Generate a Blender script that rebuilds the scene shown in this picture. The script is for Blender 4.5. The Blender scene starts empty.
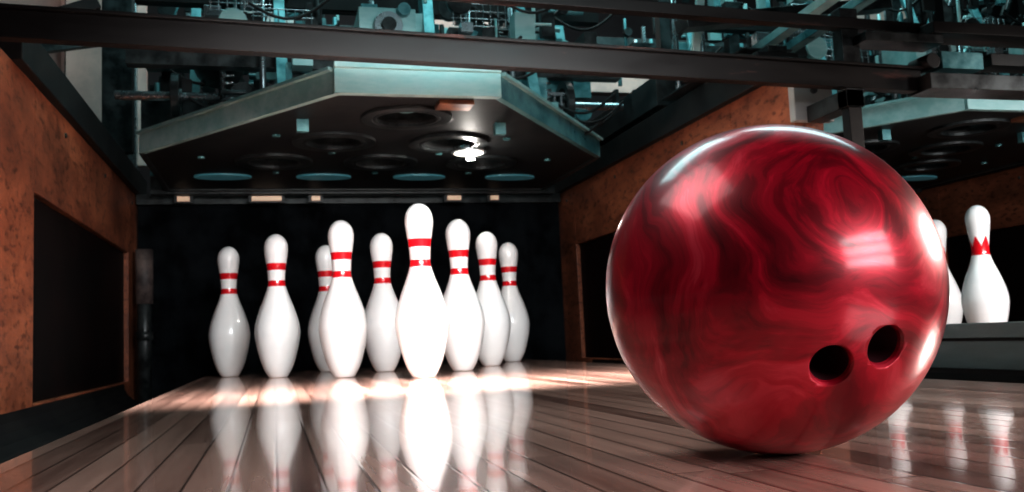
import bpy, bmesh, math, random
from mathutils import Vector, Matrix
random.seed(7)
S=bpy.context.scene
PITCH=1.6
LC=.315   # lane centre x

# ---------------------------------------------------------------- materials
def mat(name,base=(.5,.5,.5),rough=.4,metal=0,coat=0,spec=.5,var=None,vs=8,vstretch=(1,1,1),bump=0,emit=None,es=0,vlo=.4,vhi=.6,rvar=0):
    m=bpy.data.materials.new(name); m.use_nodes=True
    nt=m.node_tree; N=nt.nodes; L=nt.links; b=N['Principled BSDF']
    b.inputs['Base Color'].default_value=(*base,1); b.inputs['Roughness'].default_value=rough
    b.inputs['Metallic'].default_value=metal; b.inputs['Coat Weight'].default_value=coat
    b.inputs['Specular IOR Level'].default_value=spec
    tc=N.new('ShaderNodeTexCoord'); mp=N.new('ShaderNodeMapping'); mp.inputs['Scale'].default_value=vstretch
    L.new(tc.outputs['Object'],mp.inputs['Vector'])
    n=N.new('ShaderNodeTexNoise'); n.inputs['Scale'].default_value=vs; n.inputs['Detail'].default_value=8; n.inputs['Roughness'].default_value=.65
    L.new(mp.outputs['Vector'],n.inputs['Vector'])
    if var:
        r=N.new('ShaderNodeValToRGB'); r.color_ramp.elements[0].position=vlo; r.color_ramp.elements[1].position=vhi
        r.color_ramp.elements[0].color=(*base,1); r.color_ramp.elements[1].color=(*var,1)
        L.new(n.outputs['Fac'],r.inputs['Fac']); L.new(r.outputs['Color'],b.inputs['Base Color'])
    if rvar:
        mr=N.new('ShaderNodeMapRange'); mr.inputs[1].default_value=.3; mr.inputs[2].default_value=.7
        mr.inputs[3].default_value=max(.02,rough-rvar); mr.inputs[4].default_value=rough+rvar
        L.new(n.outputs['Fac'],mr.inputs[0]); L.new(mr.outputs[0],b.inputs['Roughness'])
    if bump:
        bp=N.new('ShaderNodeBump'); bp.inputs['Strength'].default_value=bump; bp.inputs['Distance'].default_value=.004
        L.new(n.outputs['Fac'],bp.inputs['Height']); L.new(bp.outputs['Normal'],b.inputs['Normal'])
    if emit:
        b.inputs['Emission Color'].default_value=(*emit,1); b.inputs['Emission Strength'].default_value=es
    return m

M_dark=mat('dark_steel',(.008,.011,.012),.38,.4,var=(.036,.044,.046),vs=22,rvar=.12,bump=.1)
M_black=mat('black_paint',(.004,.005,.006),.55,0,spec=.3,var=(.011,.012,.012),vs=14,bump=.15)
M_gut=mat('black_gutter_plastic',(.002,.002,.003),.6,0,spec=.15,var=(.006,.006,.006),vs=10)
M_open_dark=mat('dark_opening_fill',(.002,.0008,.0008),.6,0,spec=.12,var=(.006,.002,.002),vs=5,bump=.2)  # near-black colour stands in for the shade inside the wall openings
M_bar=mat('worn_bar_steel',(.006,.005,.005),.45,0,spec=.22,var=(.14,.055,.045),vs=26,vstretch=(.2,1,1),vlo=.60,vhi=.78,rvar=.12)
M_teal=mat('teal_painted_steel',(.05,.18,.20),.35,.3,var=(.15,.34,.36),vs=18,rvar=.1)
M_tealL=mat('pale_teal_steel',(.22,.42,.42),.38,.2,var=(.36,.53,.53),vs=16,vstretch=(.3,1,1),rvar=.1)
M_silver=mat('bare_steel',(.45,.5,.52),.28,.9,var=(.25,.28,.3),vs=20,rvar=.1)
M_cream=mat('cream_panel',(.70,.50,.45),.5,0,var=(.52,.38,.35),vs=6)
M_copper=mat('copper_brown',(.28,.11,.05),.4,.4,var=(.12,.05,.03),vs=20)
M_white_sheet=mat('pale_grey_sheet',(.38,.42,.42),.4,.1,var=(.28,.32,.32),vs=8)
M_post=mat('scuffed_grey_post',(.14,.105,.095),.6,0,var=(.04,.03,.03),vs=14)
M_red=mat('pin_red',(.62,.008,.018),.25,0,coat=.6)
M_pin=mat('pin_plastic',(.86,.86,.86),.28,0,coat=.7,var=(.80,.81,.82),vs=6)
M_curt=mat('pit_curtain_cloth',(.001,.0015,.002),.85,0,spec=.05,var=(.006,.008,.010),vs=9,bump=.4)
M_div=mat('teal_capping',(.12,.20,.21),.35,.2,var=(.07,.12,.13),vs=7,vstretch=(1,.2,1))
M_glow=mat('lit_bulb',(1,1,1),.3,emit=(1,.95,.88),es=120)
M_refl=mat('lit_lamp_reflector',(.9,.9,.85),.3,emit=(1,.95,.85),es=.9)
M_cyan=mat('cyan_hole_glow',(.05,.2,.25),.4,emit=(.25,.75,.85),es=.05)  # faint emission stands in for light coming through the back-row holes
M_gap=mat('warm_gap_glow',(1,.8,.6),.3,emit=(1,.62,.42),es=.18)  # emission stands in for light showing through gaps behind the plate
M_ceil=mat('ceiling_paint',(.03,.035,.04),.8,var=(.02,.02,.025),vs=3)

def rust_wood():
    m=bpy.data.materials.new('scuffed_orange_plywood'); m.use_nodes=True
    nt=m.node_tree;N=nt.nodes;L=nt.links;b=N['Principled BSDF']
    tc=N.new('ShaderNodeTexCoord')
    mp=N.new('ShaderNodeMapping'); mp.inputs['Scale'].default_value=(1,.5,1.1); L.new(tc.outputs['Object'],mp.inputs['Vector'])
    n=N.new('ShaderNodeTexNoise'); n.inputs['Scale'].default_value=3.2; n.inputs['Detail'].default_value=12; n.inputs['Roughness'].default_value=.72
    L.new(mp.outputs['Vector'],n.inputs['Vector'])
    r=N.new('ShaderNodeValToRGB'); e=r.color_ramp.elements
    e[0].position=.30; e[0].color=(.035,.011,.007,1); e[1].position=.70; e[1].color=(.46,.165,.08,1)
    k=e.new(.50); k.color=(.20,.062,.030,1)
    L.new(n.outputs['Fac'],r.inputs['Fac'])
    n2=N.new('ShaderNodeTexNoise'); n2.inputs['Scale'].default_value=70; n2.inputs['Detail'].default_value=4; L.new(mp.outputs['Vector'],n2.inputs['Vector'])
    r2=N.new('ShaderNodeValToRGB'); r2.color_ramp.elements[0].position=.32; r2.color_ramp.elements[0].color=(.25,.2,.2,1); r2.color_ramp.elements[1].position=.48; r2.color_ramp.elements[1].color=(1,1,1,1)
    L.new(n2.outputs['Fac'],r2.inputs['Fac'])
    mx=N.new('ShaderNodeMixRGB'); mx.blend_type='MULTIPLY'; mx.inputs[0].default_value=.8
    L.new(r.outputs['Color'],mx.inputs[1]); L.new(r2.outputs['Color'],mx.inputs[2]); L.new(mx.outputs[0],b.inputs['Base Color'])
    b.inputs['Roughness'].default_value=.45; b.inputs['Specular IOR Level'].default_value=.3
    bp=N.new('ShaderNodeBump'); bp.inputs['Strength'].default_value=.3; bp.inputs['Distance'].default_value=.003
    L.new(n2.outputs['Fac'],bp.inputs['Height']); L.new(bp.outputs['Normal'],b.inputs['Normal'])
    return m
M_wood=rust_wood()

def lane_wood():
    m=bpy.data.materials.new('lane_maple_boards'); m.use_nodes=True
    nt=m.node_tree;N=nt.nodes;L=nt.links;b=N['Principled BSDF']
    tc=N.new('ShaderNodeTexCoord'); sp=N.new('ShaderNodeSeparateXYZ'); L.new(tc.outputs['Object'],sp.inputs[0])
    def math_(op,a,bb=None):
        x=N.new('ShaderNodeMath'); x.operation=op
        for i,v in enumerate((a,bb)):
            if v is None: continue
            if isinstance(v,(int,float)): x.inputs[i].default_value=v
            else: L.new(v,x.inputs[i])
        return x.outputs[0]
    bx=math_('DIVIDE',sp.outputs['X'],.0269)
    fl=math_('FLOOR',bx); fr=math_('FRACT',bx)
    edge=math_('MINIMUM',fr,math_('SUBTRACT',1,fr))
    wn0=N.new('ShaderNodeTexWhiteNoise'); wn0.noise_dimensions='1D'; L.new(fl,wn0.inputs['W'])
    by=math_('ADD',math_('DIVIDE',sp.outputs['Y'],1.1),math_('MULTIPLY',wn0.outputs['Value'],7))
    fly=math_('FLOOR',by); fry=math_('FRACT',by)
    idn=math_('ADD',math_('MULTIPLY',fl,13.7),fly)
    wn=N.new('ShaderNodeTexWhiteNoise'); wn.noise_dimensions='1D'; L.new(idn,wn.inputs['W'])
    mp=N.new('ShaderNodeMapping'); mp.inputs['Scale'].default_value=(28,1.6,28); L.new(tc.outputs['Object'],mp.inputs['Vector'])
    n=N.new('ShaderNodeTexNoise'); n.noise_dimensions='4D'; n.inputs['Scale'].default_value=2.5; n.inputs['Detail'].default_value=7; n.inputs['Roughness'].default_value=.6
    L.new(mp.outputs['Vector'],n.inputs['Vector']); L.new(math_('MULTIPLY',wn.outputs['Value'],30),n.inputs['W'])
    r=N.new('ShaderNodeValToRGB'); e=r.color_ramp.elements
    e[0].position=.20; e[0].color=(.13,.055,.042,1); e[1].position=.74; e[1].color=(.86,.56,.46,1)
    f=math_('ADD',math_('MULTIPLY',n.outputs['Fac'],.62),math_('MULTIPLY',wn.outputs['Value'],.34))
    L.new(f,r.inputs['Fac'])
    seam=N.new('ShaderNodeMapRange'); seam.inputs[1].default_value=0; seam.inputs[2].default_value=.06; seam.inputs[3].default_value=.10; seam.inputs[4].default_value=1
    L.new(edge,seam.inputs[0])
    sy=N.new('ShaderNodeMapRange'); sy.inputs[1].default_value=0; sy.inputs[2].default_value=.003; sy.inputs[3].default_value=.3; sy.inputs[4].default_value=1
    L.new(fry,sy.inputs[0])
    sm=math_('MULTIPLY',seam.outputs[0],sy.outputs[0])
    mx=N.new('ShaderNodeMixRGB'); mx.blend_type='MULTIPLY'; mx.inputs[0].default_value=1
    L.new(r.outputs['Color'],mx.inputs[1]); L.new(sm,mx.inputs[2]); L.new(mx.outputs[0],b.inputs['Base Color'])
    b.inputs['Roughness'].default_value=.22; b.inputs['Specular IOR Level'].default_value=.4
    b.inputs['Coat Weight'].default_value=.8; b.inputs['Coat Roughness'].default_value=.06
    bp=N.new('ShaderNodeBump'); bp.inputs['Strength'].default_value=.06; bp.inputs['Distance'].default_value=.0005
    L.new(sm,bp.inputs['Height']); L.new(bp.outputs['Normal'],b.inputs['Normal'])
    L.new(bp.outputs['Normal'],b.inputs['Coat Normal'])
    return m
M_lane=lane_wood()

def ball_mat():
    m=bpy.data.materials.new('red_pearl_resin'); m.use_nodes=True
    nt=m.node_tree;N=nt.nodes;L=nt.links;b=N['Principled BSDF']
    tc=N.new('ShaderNodeTexCoord')
    mp=N.new('ShaderNodeMapping'); mp.inputs['Scale'].default_value=(6,6,6)
    L.new(tc.outputs['Object'],mp.inputs['Vector'])
    n1=N.new('ShaderNodeTexNoise'); n1.inputs['Scale'].default_value=1.3; n1.inputs['Detail'].default_value=3; n1.inputs['Roughness'].default_value=.45
    L.new(mp.outputs['Vector'],n1.inputs['Vector'])
    sub=N.new('ShaderNodeVectorMath'); sub.operation='SUBTRACT'; sub.inputs[1].default_value=(.5,.5,.5); L.new(n1.outputs['Color'],sub.inputs[0])
    sc=N.new('ShaderNodeVectorMath'); sc.operation='SCALE'; sc.inputs['Scale'].default_value=.8; L.new(sub.outputs[0],sc.inputs[0])
    ad=N.new('ShaderNodeVectorMath'); ad.operation='ADD'; L.new(mp.outputs['Vector'],ad.inputs[0]); L.new(sc.outputs[0],ad.inputs[1])
    # resin poured around an off-centre vortex
    ds=N.new('ShaderNodeVectorMath'); ds.operation='DISTANCE'; ds.inputs[1].default_value=(.05,-.58,.22); L.new(ad.outputs[0],ds.inputs[0])
    sx=N.new('ShaderNodeSeparateXYZ'); L.new(ad.outputs[0],sx.inputs[0])
    cb=N.new('ShaderNodeCombineXYZ')
    for s_,d_,k_ in ((sx.outputs['X'],'X',1.6),(sx.outputs['Z'],'Y',1.6),(ds.outputs['Value'],'Z',6.0)):
        mm=N.new('ShaderNodeMath'); mm.operation='MULTIPLY'; mm.inputs[1].default_value=k_; L.new(s_,mm.inputs[0]); L.new(mm.outputs[0],cb.inputs[d_])
    n2=N.new('ShaderNodeTexNoise'); n2.inputs['Scale'].default_value=1.2; n2.inputs['Detail'].default_value=9; n2.inputs['Distortion'].default_value=.55; n2.inputs['Roughness'].default_value=.60
    L.new(cb.outputs[0],n2.inputs['Vector'])
    r=N.new('ShaderNodeValToRGB'); e=r.color_ramp.elements; r.color_ramp.interpolation='EASE'
    e[0].position=.30; e[0].color=(.06,.0,.004,1); e[1].position=.75; e[1].color=(.88,.16,.21,1)
    for p,c in ((.42,(.20,.001,.011)),(.50,(.36,.002,.020)),(.57,(.54,.006,.034)),(.64,(.66,.035,.072))):
        k=e.new(p); k.color=(*c,1)
    L.new(n2.outputs['Fac'],r.inputs['Fac']); L.new(r.outputs['Color'],b.inputs['Base Color'])
    b.inputs['Metallic'].default_value=.35
    b.inputs['Roughness'].default_value=.36; b.inputs['Coat Weight'].default_value=.55; b.inputs['Coat Roughness'].default_value=.14
    return m
M_ball=ball_mat()
M_hole=mat('finger_hole',(.03,.003,.006),.5)

# ---------------------------------------------------------------- mesh builder
class B:
    def __init__(s): s.bm=bmesh.new(); s.m=[]
    def mi(s,m):
        if m not in s.m: s.m.append(m)
        return s.m.index(m)
    def _set(s,fs,m,smooth=False):
        i=s.mi(m)
        for f in fs: f.material_index=i; f.smooth=smooth
    def box(s,lo,hi,m,rot=None):
        c=(Vector(lo)+Vector(hi))/2; d=Vector(hi)-Vector(lo)
        M=Matrix.Translation(c)@(rot.to_4x4() if rot else Matrix.Identity(4))@Matrix.Diagonal((*d,1))
        r=bmesh.ops.create_cube(s.bm,size=1,matrix=M)
        s._set({f for v in r['verts'] for f in v.link_faces},m)
    def beam(s,p,q,w,h,m):
        p=Vector(p);q=Vector(q);d=q-p
        R=d.to_track_quat('Y','Z').to_matrix()
        c=(p+q)/2
        M=Matrix.Translation(c)@R.to_4x4()@Matrix.Diagonal((w,d.length,h,1))
        r=bmesh.ops.create_cube(s.bm,size=1,matrix=M)
        s._set({f for v in r['verts'] for f in v.link_faces},m)
    def cyl(s,p,q,r,m,seg=20,r2=None):
        p=Vector(p);q=Vector(q);d=q-p
        M=Matrix.Translation((p+q)/2)@d.to_track_quat('Z','Y').to_matrix().to_4x4()
        o=bmesh.ops.create_cone(s.bm,cap_ends=True,segments=seg,radius1=r,radius2=r if r2 is None else r2,depth=d.length,matrix=M)
        fs={f for v in o['verts'] for f in v.link_faces}
        s._set(fs,m)
        for f in fs:
            if len(f.verts)==4: f.smooth=True
    def ring(s,c,axis,ro,ri,t,m,seg=32):
        R=Vector(axis).to_track_quat('Z','Y').to_matrix(); c=Vector(c)
        rows=[]
        for i in range(seg):
            a=2*math.pi*i/seg; d=Vector((math.cos(a),math.sin(a),0)); z=Vector((0,0,t/2))
            rows.append([s.bm.verts.new(c+R@(d*rr+zz)) for rr,zz in ((ro,-z),(ro,z),(ri,z),(ri,-z))])
        fs=[]
        for i in range(seg):
            a=rows[i];b=rows[(i+1)%seg]
            for k in range(4): fs.append(s.bm.faces.new((a[k],b[k],b[(k+1)%4],a[(k+1)%4])))
        s._set(fs,m)
    def tube(s,pts,r,m,seg=8):
        pts=[Vector(p) for p in pts]; rows=[]
        for i,p in enumerate(pts):
            t=(pts[min(i+1,len(pts)-1)]-pts[max(i-1,0)]).normalized()
            R=t.to_track_quat('Z','Y').to_matrix()
            rows.append([s.bm.verts.new(p+R@Vector((r*math.cos(2*math.pi*k/seg),r*math.sin(2*math.pi*k/seg),0))) for k in range(seg)])
        fs=[]
        for a,b in zip(rows,rows[1:]):
            for k in range(seg): fs.append(s.bm.faces.new((a[k],a[(k+1)%seg],b[(k+1)%seg],b[k])))
        s._set(fs,m,True)
    def spring(s,p,q,r,w,turns,m):
        p=Vector(p);q=Vector(q);R=(q-p).to_track_quat('Z','Y').to_matrix();n=turns*14
        s.tube([p+(q-p)*i/n+R@Vector((r*math.cos(i*2*math.pi/14),r*math.sin(i*2*math.pi/14),0)) for i in range(n+1)],w,m,6)
    def holed_plate(s,poly,holes,z0,z1,m,seg=36):
        bm2=bmesh.new(); es=[]
        def loop(pts):
            vs=[bm2.verts.new((x,y,z0)) for x,y in pts]
            for i in range(len(vs)): es.append(bm2.edges.new((vs[i],vs[(i+1)%len(vs)])))
        loop(poly)
        for x,y,r in holes: loop([(x+r*math.cos(2*math.pi*i/seg),y+r*math.sin(2*math.pi*i/seg)) for i in range(seg)])
        bmesh.ops.triangle_fill(bm2,use_beauty=True,use_dissolve=False,edges=es)
        r=bmesh.ops.extrude_face_region(bm2,geom=bm2.faces[:])
        for v in [g for g in r['geom'] if isinstance(g,bmesh.types.BMVert)]: v.co.z=z1
        bmesh.ops.recalc_face_normals(bm2,faces=bm2.faces[:])
        i=s.mi(m); mp={}
        for v in bm2.verts: mp[v]=s.bm.verts.new(v.co)
        for f in bm2.faces:
            g=s.bm.faces.new([mp[v] for v in f.verts]); g.material_index=i
        bm2.free()
    def done(s,name,bevel=0,loc=(0,0,0)):
        me=bpy.data.meshes.new(name); bmesh.ops.recalc_face_normals(s.bm,faces=s.bm.faces[:]); s.bm.to_mesh(me); s.bm.free()
        for m in s.m: me.materials.append(m)
        o=bpy.data.objects.new(name,me); o.location=loc; S.collection.objects.link(o)
        if bevel:
            b=o.modifiers.new('bevel','BEVEL'); b.width=bevel; b.segments=2; b.limit_method='ANGLE'; b.angle_limit=math.radians(50)
        return o
def copy(o,dx):
    c=o.copy(); c.location=o.location+Vector((dx,0,0)); S.collection.objects.link(c); return c

LX0,LX1=LC-.525,LC+.525          # lane edges
WX0=LC-.765                      # inner face left wall
WT=.07
DECK_END=3.0

# ---------------------------------------------------------------- lane, gutters, divisions
b=B(); b.box((LX0,-2.5,-.05),(LX1,DECK_END,0),M_lane); lane=b.done('bowling_lane',.003)
copy(lane,PITCH)
def gutter(x0,x1):
    b=B(); n=14; ys=(-2.5,DECK_END)
    prof=[]
    xc=(x0+x1)/2; r=(x1-x0)/2
    for i in range(n+1):
        a=math.pi+math.pi*i/n; prof.append((xc+r*math.cos(a),-.012+.075*math.sin(a)))
    for i in range(n,-1,-1):
        a=math.pi+math.pi*i/n; prof.append((xc+(r)*math.cos(a),-.02+.085*math.sin(a)))
    A=[b.bm.verts.new((x,ys[0],z)) for x,z in prof]; C=[b.bm.verts.new((x,ys[1],z)) for x,z in prof]
    fs=[b.bm.faces.new((A[i],A[(i+1)%len(A)],C[(i+1)%len(A)],C[i])) for i in range(len(A))]
    b._set(fs,M_gut,False)
    return b.done('lane_gutter')
g=gutter(WX0+.003,LX0-.002); copy(g,PITCH)
g=gutter(LX1+.002,LC+.762); copy(g,PITCH)

def division(x0):
    b=B()
    b.box((x0,-2.5,-.10),(x0+WT,1.655,.045),M_black)
    b.box((x0-.006,-2.5,.045),(x0+WT+.006,1.655,.068),M_div)
    b.box((x0-.002,-2.5,-.004),(x0-.0005,1.655,.04),M_div)
    return b.done('lane_division',.004)
for k in range(3): division(WX0-WT+PITCH*k)

# ---------------------------------------------------------------- kickback side walls with openings
def kick(x0,name):
    x1=x0+WT; b=B()
    Y0,Y1=1.66,3.42; Z0,Z1=-.14,.62
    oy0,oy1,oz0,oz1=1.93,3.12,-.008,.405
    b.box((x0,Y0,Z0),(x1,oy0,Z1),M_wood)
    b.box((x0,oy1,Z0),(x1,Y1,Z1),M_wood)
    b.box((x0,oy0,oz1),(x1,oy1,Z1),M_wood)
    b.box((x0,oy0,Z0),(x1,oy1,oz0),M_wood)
    b.box((x0+.014,oy0,oz0),(x1-.014,oy1,oz1),M_open_dark)  # solid dark sheet in place of the shaded interior
    b.box((x0-.018,Y0+.1,Z1),(x1+.018,Y1,Z1+.075),M_black)
    b.box((x0+.01,Y0+.1,Z1+.075),(x1-.01,Y1,Z1+.09),M_dark)
    for y in (2.2,2.7,3.2):
        for x in (x0,x1): b.cyl((x-.003,y,.58),(x+.003,y,.58),.006,M_dark,12)
    return b.done(name,.002)
kick(WX0-WT,'wall_left'); kick(WX0-WT+PITCH,'wall_right'); kick(WX0-WT+2*PITCH,'wall_far_right')

def bracket(x0):
    b=B(); x1=x0+WT
    b.box((x0-.012,1.638,.505),(x1+.012,1.6595,.60),M_white_sheet)
    b.box((x0-.012,1.638,.60),(x1+.012,1.6595,.612),M_white_sheet)
    for z in (.53,.57): b.cyl((x0+WT/2,1.630,z),(x0+WT/2,1.640,z),.007,M_dark,12)
    return b.done('wall_bracket',.002)
bracket(WX0-WT+PITCH)

def pit(dx):
    b=B(); n=60; x0=LC-.76+dx; x1=LC+.76+dx
    vs=[]
    for i in range(n+1):
        x=x0+(x1-x0)*i/n; y=3.30+.012*math.sin(i*.9)+.006*math.sin(i*2.3)
        vs.append((b.bm.verts.new((x,y,-.14)),b.bm.verts.new((x,y,.60))))
    fs=[b.bm.faces.new((a[0],c[0],c[1],a[1])) for a,c in zip(vs,vs[1:])]
    b._set(fs,M_curt,True)
    b.box((x0,3.26,.585),(x1,3.34,.62),M_dark)
    b.done('pit_curtain')
    b=B(); b.box((x0,3.0,-.14),(x1,3.4,-.12),M_black); b.done('pit_floor')
    b=B()
    b.cyl((LC-.725+dx,3.18,-.119),(LC-.725+dx,3.18,.38),.022,M_dark,20)
    b.cyl((LC-.725+dx,3.18,.24),(LC-.725+dx,3.18,.42),.028,M_post,20)
    b.cyl((LC-.725+dx,3.18,.12),(LC-.725+dx,3.18,.15),.028,M_dark,20)
    b.done('pit_post')
pit(0); pit(PITCH)

# ---------------------------------------------------------------- pinsetter machine
def pinsetter(lamp=True):
    b=B(); Z0=.612
    poly=[(LC-.178,1.90),(LC+.178,1.90),(LC+.645,2.53),(LC+.645,3.12),(LC-.645,3.12),(LC-.645,2.53)]
    pts=[]
    for r in range(4):
        for k in range(r+1): pts.append((LC+(k-r/2)*.305,2.09+r*.27))
    b.holed_plate(poly,[(x,y,.07) for x,y in pts if y<2.8],Z0,Z0+.012,M_black)
    for x,y in pts:
        if y<2.8:
            b.ring((x,y,Z0-.004),(0,0,1),.108,.082,.008,M_dark,40)
            b.ring((x,y,Z0+.05),(0,0,1),.079,.073,.10,M_dark,32)
            b.ring((x,y,Z0-.002),(0,0,1),.080,.072,.012,M_dark,32)
            b.cyl((x,y,Z0+.03),(x,y,Z0+.14),.034,M_dark,20); b.cyl((x,y,Z0+.012),(x,y,Z0+.03),.02,M_teal,16)
            for a in (0,1.57): b.beam((x-.075*math.cos(a),y-.075*math.sin(a),Z0+.05),(x+.075*math.cos(a),y+.075*math.sin(a),Z0+.05),.012,.01,M_dark)
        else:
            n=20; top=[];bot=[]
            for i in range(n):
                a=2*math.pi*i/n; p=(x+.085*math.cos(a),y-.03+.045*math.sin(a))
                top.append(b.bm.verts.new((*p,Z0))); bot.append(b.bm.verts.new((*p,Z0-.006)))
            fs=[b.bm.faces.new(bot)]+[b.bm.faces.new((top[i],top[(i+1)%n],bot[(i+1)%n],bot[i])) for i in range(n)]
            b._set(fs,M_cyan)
    n=len(poly)
    for i in range(n):
        p=poly[i];q=poly[(i+1)%n]
        if i==0:
            b.box((p[0]-.004,1.885,Z0-.004),(q[0]+.004,1.905,Z0+.062),M_tealL)
            b.box((p[0]-.004,1.875,Z0+.050),(q[0]+.004,1.93,Z0+.062),M_tealL)
        elif i in (1,5):
            b.beam((*p,Z0+.022),(*q,Z0+.022),.016,.052,M_teal if i==1 else M_tealL)
            b.beam((*p,Z0+.05),(*q,Z0+.05),.04,.008,M_tealL)
        else: b.beam((*p,Z0+.02),(*q,Z0+.02),.016,.05,M_dark)
    for x,y in ((LC-.3,2.3),(LC+.3,2.3),(LC-.5,2.58),(LC+.5,2.58),(LC-.15,2.5),(LC+.15,2.5),(LC-.3,2.8),(LC,2.8),(LC+.3,2.8)):
        b.cyl((x,y,Z0-.006),(x,y,Z0),.010,M_teal,14)
    for x in (LC-.24,LC+.24):
        b.box((x-.014,2.13,Z0-.03),(x+.014,2.15,Z0),M_teal)
    b.box((LC+.05,1.93,Z0-.01),(LC+.13,1.99,Z0),M_copper)
    if lamp:
        lx,ly=LC+.225,2.42
        b.cyl((lx,ly+.02,Z0-.012),(lx,ly+.02,Z0),.050,M_silver,28)
        b.cyl((lx,ly+.02,Z0-.015),(lx,ly+.02,Z0-.012),.042,M_refl,28)
        b.cyl((lx,ly,Z0-.038),(lx,ly,Z0-.013),.004,M_silver,10)
        b.cyl((lx,ly,Z0-.036),(lx,ly,Z0-.014),.012,M_glow,16,r2=.004)
    for x,w in ((LC-.62,.04),(LC-.38,.10),(LC-.18,.03),(LC+.30,.05),(LC+.46,.03)):
        b.box((x,3.16,.580),(x+w,3.175,.596),M_gap)
        b.box((x-.01,3.175,.575),(x+w+.01,3.19,.60),M_dark)
    b.box((LC-.70,3.14,.60),(LC+.70,3.19,.70),M_dark)
    b.box((LC-.70,3.13,.66),(LC+.70,3.14,.675),M_teal)
    for x in (LC-.60,LC-.34,LC+.34,LC+.60):
        b.box((x-.02,2.75,.63),(x+.02,2.79,1.35),M_dark)
    for y,z,m in ((2.35,.80,M_dark),(2.72,.90,M_teal),(3.0,.78,M_dark),(2.9,1.06,M_dark),(2.5,1.02,M_black),(3.25,1.2,M_dark)):
        b.box((LC-.66,y,z),(LC+.66,y+.04,z+.045),m)
    for x in (LC-.46,LC-.02,LC+.22,LC+.5):
        b.box((x,2.2,.84),(x+.035,3.2,.88),M_dark)
    b.cyl((LC-.7,2.45,.745),(LC+.7,2.45,.745),.012,M_silver,16)
    b.cyl((LC-.7,2.85,.99),(LC+.7,2.85,.99),.015,M_dark,16)
    for x,r,m in ((LC-.55,.06,M_dark),(LC-.22,.05,M_teal),(LC+.05,.065,M_dark),(LC+.30,.05,M_silver),(LC+.52,.07,M_dark)):
        b.ring((x,2.45,.745),(1,0,0),r,r*.72,.02,m,28); b.cyl((x-.015,2.45,.745),(x+.015,2.45,.745),r*.35,M_dark,18)
        for a in range(5):
            an=a*2*math.pi/5; b.beam((x,2.45,.745),(x,2.45+r*.75*math.cos(an),.745+r*.75*math.sin(an)),.008,.008,m)
    for x,t in ((LC-.52,.0),(LC-.28,-.01),(LC+.10,.02),(LC+.38,-.0),(LC+.60,.01)):
        b.beam((x,2.25 if abs(x-LC)<.45 else 2.6,.65),(x+t,2.45 if abs(x-LC)<.45 else 2.75,1.15),.028,.012,M_teal)
    for x in (LC-.33,LC-.05,LC+.21,LC+.33):
        b.cyl((x,2.32,.63),(x,2.32,.98),.008,M_silver,12); b.cyl((x,2.32,.66),(x,2.32,.71),.018,M_dark,14)
    for x,y in ((LC-.42,2.40),(LC+.44,2.38),(LC+.27,2.6),(LC-.12,2.6)):
        b.spring((x,y,.64),(x,y,.86),.016,.003,11,M_silver)
    b.box((LC-.10,2.15,.80),(LC+.04,2.3,.90),M_tealL); b.cyl((LC-.03,2.13,.85),(LC-.03,2.15,.85),.035,M_silver,24); b.cyl((LC-.03,2.12,.85),(LC-.03,2.13,.85),.018,M_dark,18)
    b.cyl((LC-.45,2.42,.88),(LC-.45,2.6,.88),.07,M_dark,24)
    b.box((LC+.42,2.5,.80),(LC+.56,2.62,.92),M_teal)
    b.box((LC-.66,2.62,.66),(LC-.5,2.7,.80),M_dark)
    for cx,cz in ((LC-.28,.86),(LC-.38,.95),(LC+.22,.94)):
        for i in range(8):
            b.cyl((cx-.07+i*.02,2.22,cz-.05),(cx-.07+i*.02,2.22,cz+.05),.0015,M_silver,6)
        for i in range(6): b.cyl((cx-.075,2.222,cz-.05+i*.02),(cx+.075,2.222,cz-.05+i*.02),.0015,M_silver,6)
    for i in range(7): b.beam((LC+.40+.02*i,2.42,.70),(LC+.40+.02*i,2.42,.77),.006,.006,M_silver)
    b.beam((LC+.39,2.42,.77),(LC+.54,2.42,.77),.01,.01,M_silver)
    rnd=random.Random(11)
    for i in range(640):
        x=LC+rnd.uniform(-.68,.68); y=rnd.uniform(2.1,3.2); z=rnd.uniform(.66,1.2)
        m=rnd.choice([M_dark,M_dark,M_dark,M_teal,M_teal,M_silver,M_black,M_tealL])
        t=rnd.random(); ext=.06 if (t<.45 or .75<=t<.9) else .22
        if x+ext>LC+.70: x=LC+.70-ext
        if y<2.53 and abs(x-LC)>.18+(y-1.9)*.74: continue
        if t<.45:
            d=(rnd.uniform(.008,.06),rnd.uniform(.008,.05),rnd.uniform(.01,.08)); b.box((x,y,z),(x+d[0],y+d[1],z+d[2]),m)
        elif t<.75:
            l=rnd.uniform(.05,.20); v=rnd.choice([Vector((l,0,0)),Vector((0,0,l)),Vector((0,0,l)),Vector((l*.3,0,l*.7))])
            b.cyl((x,y,z),Vector((x,y,z))+v,rnd.uniform(.003,.010),m,10)
        elif t<.9:
            b.cyl((x,y,z),(x,y+.02,z),rnd.uniform(.012,.035),m,18)
        else:
            ps_=[(x+.2*k/10,y,z-.05*math.sin(k/10*math.pi)+.03*k/10) for k in range(11)]
            b.tube(ps_,.004,M_black)
    return b.done('pinsetter_machine',.0015)
pinsetter(True); pm1=pinsetter(False); pm1.location.x=PITCH

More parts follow.
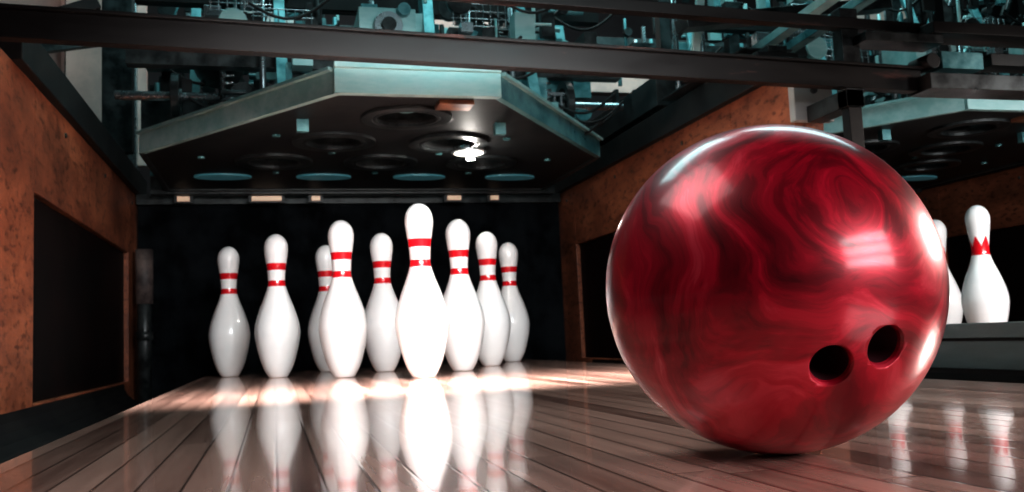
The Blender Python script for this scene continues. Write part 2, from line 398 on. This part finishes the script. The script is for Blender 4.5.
# frame members spanning between the machines, above the side walls
b=B()
b.beam((1.13,2.02,.725),(1.22,1.56,.81),.03,.02,M_tealL)
b.beam((1.20,2.05,.725),(1.31,1.56,.81),.03,.02,M_teal)
b.beam((1.05,2.05,.73),(1.05,1.95,1.0),.022,.012,M_tealL)
b.box((1.03,2.03,.712),(1.32,2.09,.735),M_dark)
b.box((1.06,2.3,.712),(1.2,3.3,.80),M_dark)
b.beam((.95,1.9,.80),(1.6,2.0,.92),.05,.03,M_dark)
for x in (1.08,1.16): b.cyl((x,2.2,.712),(x,2.2,1.0),.008,M_silver,12)
b.box((1.05,1.8,.711),(1.18,2.25,.716),M_dark)
b.done('machine_frame_strut',.0015)
b=B()
b.box((WX0-.06,3.0,.711),(WX0+.03,3.04,1.5),M_dark)
b.box((WX0-.25,3.42,.75),(WX0+.02,3.45,1.6),M_cream)
b.box((WX0-.04,3.38,.711),(WX0-.01,3.46,1.6),M_silver)
b.beam((WX0-.2,2.6,.9),(WX0+.05,2.75,1.0),.03,.03,M_dark)
b.beam((WX0-.3,2.2,.75),(WX0+.05,2.3,.93),.04,.03,M_black)
b.box((WX0-.3,2.35,.98),(WX0+.05,2.39,1.02),M_dark)
b.done('machine_side_frame',.0015)
b=B()
def bar(zl,zr,xr,h,t=.025,y=1.50,m=M_bar):
    b.beam((LC-1.1,y-.03,zl),(xr,y+.01,zr),t,h,m)
bar(.594,.556,1.27,.045); bar(.617,.579,1.27,.006,.038,1.495)
bar(.700,.664,1.325,.022)
for x in (WX0-.035,WX0-.035+PITCH):
    b.box((x-.02,1.50,.50),(x+.02,1.637,.535),M_dark)
    b.box((x-.02,1.50,.50),(x+.02,1.53,.70),M_dark)
    b.box((x-.015,1.503,.0685),(x+.015,1.527,.50),M_black)
b.box((1.12,1.46,.622),(1.30,1.52,.640),M_dark)
b.box((1.26,1.46,.53),(1.55,1.53,.562),M_dark)
b.box((1.27,1.45,.64),(1.60,1.52,.664),M_bar)
b.box((1.30,1.47,.575),(1.40,1.52,.61),M_teal)
b.box((1.42,1.47,.585),(1.62,1.52,.61),M_black)
b.cyl((1.28,1.47,.59),(1.28,1.53,.59),.016,M_black,20)
b.done('sweep_carriage_bar',.0015)

b=B()
b.box((.4,3.6,1.25),(1.0,3.65,1.5),M_cream); b.box((1.35,3.6,1.12),(1.9,3.66,1.35),M_cream); b.box((2.3,3.4,1.3),(2.9,3.46,1.6),M_cream)
b.box((-.2,3.6,1.35),(.1,3.65,1.6),M_white_sheet); b.box((-1.3,3.6,1.0),(-.75,3.65,1.8),M_cream)
b.box((-1.5,3.67,1.2),(4,3.72,1.26),M_dark)
for x in (-1.4,.7,3.2): b.box((x,3.69,1.2),(x+.04,3.72,2.6),M_dark)
b.done('overhead_duct',.003)

# ---------------------------------------------------------------- pins
def pin_mesh(name,crown=False):
    I=.0254
    prof=[(0,.86),(.06,.98),(.15,1.05),(.75,1.41),(1.5,1.72),(2.25,1.95),(3.375,2.22),(4.5,2.383),(5.1,2.36),(5.875,2.22),(6.6,2.0),(7.25,1.78),(7.95,1.50),(8.625,1.236),(9.375,.99),(10,.905),(10.875,.95),(11.75,1.06),(12.625,1.19),(13.1,1.255),(13.5,1.273),(13.9,1.235),(14.3,1.12),(14.6,.93),(14.8,.70),(14.93,.42),(15,0)]
    def R(z):
        for (a,ra),(c,rc) in zip(prof,prof[1:]):
            if a<=z<=c:
                i=prof.index((a,ra))
                p0=prof[max(i-1,0)];p3=prof[min(i+2,len(prof)-1)]
                t=(z-a)/(c-a); m0=(rc-p0[1])/(c-p0[0]) if i>0 else (rc-ra)/(c-a); m1=(p3[1]-ra)/(p3[0]-a) if i+2<len(prof) else (rc-ra)/(c-a)
                if a>=13.5: return math.sqrt(max(0,1.273**2*(1-((z-13.5)/1.5)**2)))
                h=c-a
                return (2*t**3-3*t*t+1)*ra+(t**3-2*t*t+t)*h*m0+(-2*t**3+3*t*t)*rc+(t**3-t*t)*h*m1
        return 0
    zs=[0,.06,.12]+[.15+.1*i for i in range(1,142)]; zs=[z for z in zs if z<14.4]+[14.4,14.5,14.6,14.7,14.78,14.85,14.9,14.94,14.97,14.99]
    bands=((9.45,10.1),(11.2,11.85))
    seg=72; bm=bmesh.new(); rows=[]
    for z in zs:
        r=R(z)*.97; rows.append([bm.verts.new((r*I*math.cos(2*math.pi*k/seg),r*I*math.sin(2*math.pi*k/seg),z*I)) for k in range(seg)])
    for j,(a,c) in enumerate(zip(rows,rows[1:])):
        zc=(zs[j]+zs[j+1])/2
        for k in range(seg):
            f=bm.faces.new((a[k],a[(k+1)%seg],c[(k+1)%seg],c[k])); f.smooth=True
            if crown:
                ph=(k%12)/12; tri=abs(ph-.5)*2
                f.material_index=1 if (9.6<zc<10.4 or 10.35<zc<10.6+1.0*tri) else 0
            else: f.material_index=1 if any(l<zc<h for l,h in bands) else 0
    t=bm.verts.new((0,0,15*I)); d=bm.verts.new((0,0,0))
    for k in range(seg):
        f=bm.faces.new((rows[-1][k],rows[-1][(k+1)%seg],t)); f.smooth=True
        bm.faces.new((rows[0][(k+1)%seg],rows[0][k],d))
    me=bpy.data.meshes.new(name); bm.to_mesh(me); bm.free(); me.materials.append(M_pin); me.materials.append(M_red); return me
pm=pin_mesh('bowling_pin'); pc=pin_mesh('crowned_pin',True)
def pin(x,y,me=pm):
    o=bpy.data.objects.new('bowling_pin',me); o.location=(x,y,0.0003); o.rotation_euler=(0,0,random.uniform(0,6)); S.collection.objects.link(o)
off={(3,0):.018,(3,1):-.006,(3,2):-.022,(3,3):-.042,(2,1):-.024,(2,2):-.03,(1,1):-.014}
for r in range(4):
    for k in range(r+1):
        d=off.get((r,k),0)
        if (r,k)==(0,0): d=-.002
        pin(LC+(k-r/2)*.305+d*.966,1.95+r*.264-d*.26+(.03 if r==3 else 0))
pin(1.87,2.04,pc); pin(1.985,2.34,pc); pin(1.73,2.27,pc)

# ---------------------------------------------------------------- camera
cam=bpy.data.cameras.new('camera'); co=bpy.data.objects.new('camera',cam); S.collection.objects.link(co); S.camera=co
cam.sensor_width=36; cam.lens=900/1024*36; cam.clip_start=.01
cam.dof.use_dof=True; cam.dof.focus_distance=.62; cam.dof.aperture_fstop=22
R=Matrix.Rotation(math.radians(-15),3,'Z')@Matrix.Rotation(math.radians(90+5.71),3,'X')@Matrix.Rotation(math.radians(-2.58),3,'Z')
co.matrix_world=Matrix.Translation((0,0,.081))@R.to_4x4()

# ---------------------------------------------------------------- ball
BR=.1042; BC=Vector((.3075,.516,BR))
me=bpy.data.meshes.new('ball'); bm=bmesh.new(); bmesh.ops.create_uvsphere(bm,u_segments=160,v_segments=100,radius=BR)
bm.to_mesh(me); bm.free()
ball=bpy.data.objects.new('bowling_ball',me); S.collection.objects.link(ball)
w=(Vector((0,0,.081))-BC).normalized(); up=(R@Vector((0,1,0))); up=(up-w*up.dot(w)).normalized(); rt=up.cross(w)
cut=bmesh.new()
for a,c in ((.31,-.395),(.585,-.295)):
    d=(rt*a+up*c+w*math.sqrt(1-a*a-c*c)).normalized(); Q=d.to_track_quat('Z','Y').to_matrix()
    seg=40; rows=[]
    for r,h in ((.0108,BR-.045),(.0108,BR-.004),(.0113,BR-.0022),(.0124,BR-.0006),(.017,BR+.004)):
        rows.append([cut.verts.new(Q@Vector((r*math.cos(2*math.pi*k/seg),r*math.sin(2*math.pi*k/seg),h))) for k in range(seg)])
    for p,q in zip(rows,rows[1:]):
        for k in range(seg): cut.faces.new((p[k],p[(k+1)%seg],q[(k+1)%seg],q[k]))
    cut.faces.new(rows[0][::-1]); cut.faces.new(rows[-1])
cm=bpy.data.meshes.new('c'); cut.to_mesh(cm); cut.free(); cutter=bpy.data.objects.new('cutter',cm); S.collection.objects.link(cutter)
mo=ball.modifiers.new('b','BOOLEAN'); mo.object=cutter; mo.operation='DIFFERENCE'; mo.solver='EXACT'
dg=bpy.context.evaluated_depsgraph_get(); nm=bpy.data.meshes.new_from_object(ball.evaluated_get(dg))
ball.modifiers.clear(); ball.data=nm; bpy.data.objects.remove(cutter)
nm.materials.clear(); nm.materials.append(M_ball); nm.materials.append(M_hole)
for p in nm.polygons:
    dd=p.center.length; p.use_smooth=dd>BR*.998 or dd<BR*.975; p.material_index=1 if dd<BR*.97 else 0
nm.name='bowling_ball'; ball.location=BC

# ---------------------------------------------------------------- room shell
b=B(); b.box((-3,-3,-.35),(5,5,-.30),M_ceil); b.done('floor')
b=B(); b.box((-3,-3,2.6),(5,5,2.65),M_ceil); b.done('ceiling')
b=B(); b.box((-3,4.9,-.3),(5,5,2.6),M_ceil); b.done('wall_back')

# ---------------------------------------------------------------- lights
def area(name,loc,tgt,sx,sy,p,col=(1,1,1),spread=180):
    l=bpy.data.lights.new(name,'AREA'); l.shape='RECTANGLE'; l.size=sx; l.size_y=sy; l.energy=p; l.color=col; l.spread=math.radians(spread)
    o=bpy.data.objects.new(name,l); o.location=loc; o.rotation_euler=(Vector(tgt)-Vector(loc)).to_track_quat('-Z','Y').to_euler(); S.collection.objects.link(o)
def spot(name,loc,tgt,p,ang,col,blend=.5,size=.08):
    l=bpy.data.lights.new(name,'SPOT'); l.energy=p; l.spot_size=math.radians(ang); l.spot_blend=blend; l.color=col; l.shadow_soft_size=size
    o=bpy.data.objects.new(name,l); o.location=loc; o.rotation_euler=(Vector(tgt)-Vector(loc)).to_track_quat('-Z','Y').to_euler(); S.collection.objects.link(o)
for k in (0,1): area('pin_lamp',(LC+k*PITCH,1.0,.52),(LC+k*PITCH,2.3,.12),.8,.06,5.8,(1,.98,.97),90)
area('lane_fill',(LC,1.25,.62),(LC+.02,1.6,0),.9,.10,17,(1,.90,.86),55)  # unseen area light added to brighten a band of lane before the pins
for i in range(3): area('window_light',(1.14,-.66,.36+.17*i),BC,.9,.12,2.0,(1,.88,.9),100)
area('overhead_lamp',(-.3,.75,1.15),(.3,.5,.15),.9,.6,1.6,(1,.88,.88),70)
area('side_lamp',(2.1,.95,.5),(.3,1.0,.0),.5,.3,6,(1,.84,.76),80)
for k in (0,1): area('machine_lamp',(LC+k*PITCH,2.3,1.9),(LC+k*PITCH,2.6,.7),1.2,.8,20,(.48,.95,.98))
area('back_panel_fill',(.8,2.9,2.3),(.9,3.6,1.3),2.2,.3,20,(1,.85,.8))  # unseen warm light added to brighten the cream panels at the back
spot('machine_fill',(LC+.3,.1,.95),(LC+.1,2.3,.76),36,50,(.68,.97,1),.6,.15)  # unseen cool fill added to light the machinery from the front
l=bpy.data.lights.new('plate_bulb','POINT'); l.energy=.8; l.shadow_soft_size=.008; l.color=(1,.95,.88)
o=bpy.data.objects.new('plate_bulb',l); o.location=(LC+.225,2.42,.562); S.collection.objects.link(o)
W=bpy.data.worlds.new('w'); S.world=W; W.use_nodes=True; W.node_tree.nodes['Background'].inputs[0].default_value=(.25,.38,.4,1); W.node_tree.nodes['Background'].inputs[1].default_value=.012
S.view_settings.view_transform='Standard'
S.view_settings.gamma=.84
S.view_settings.exposure=.1
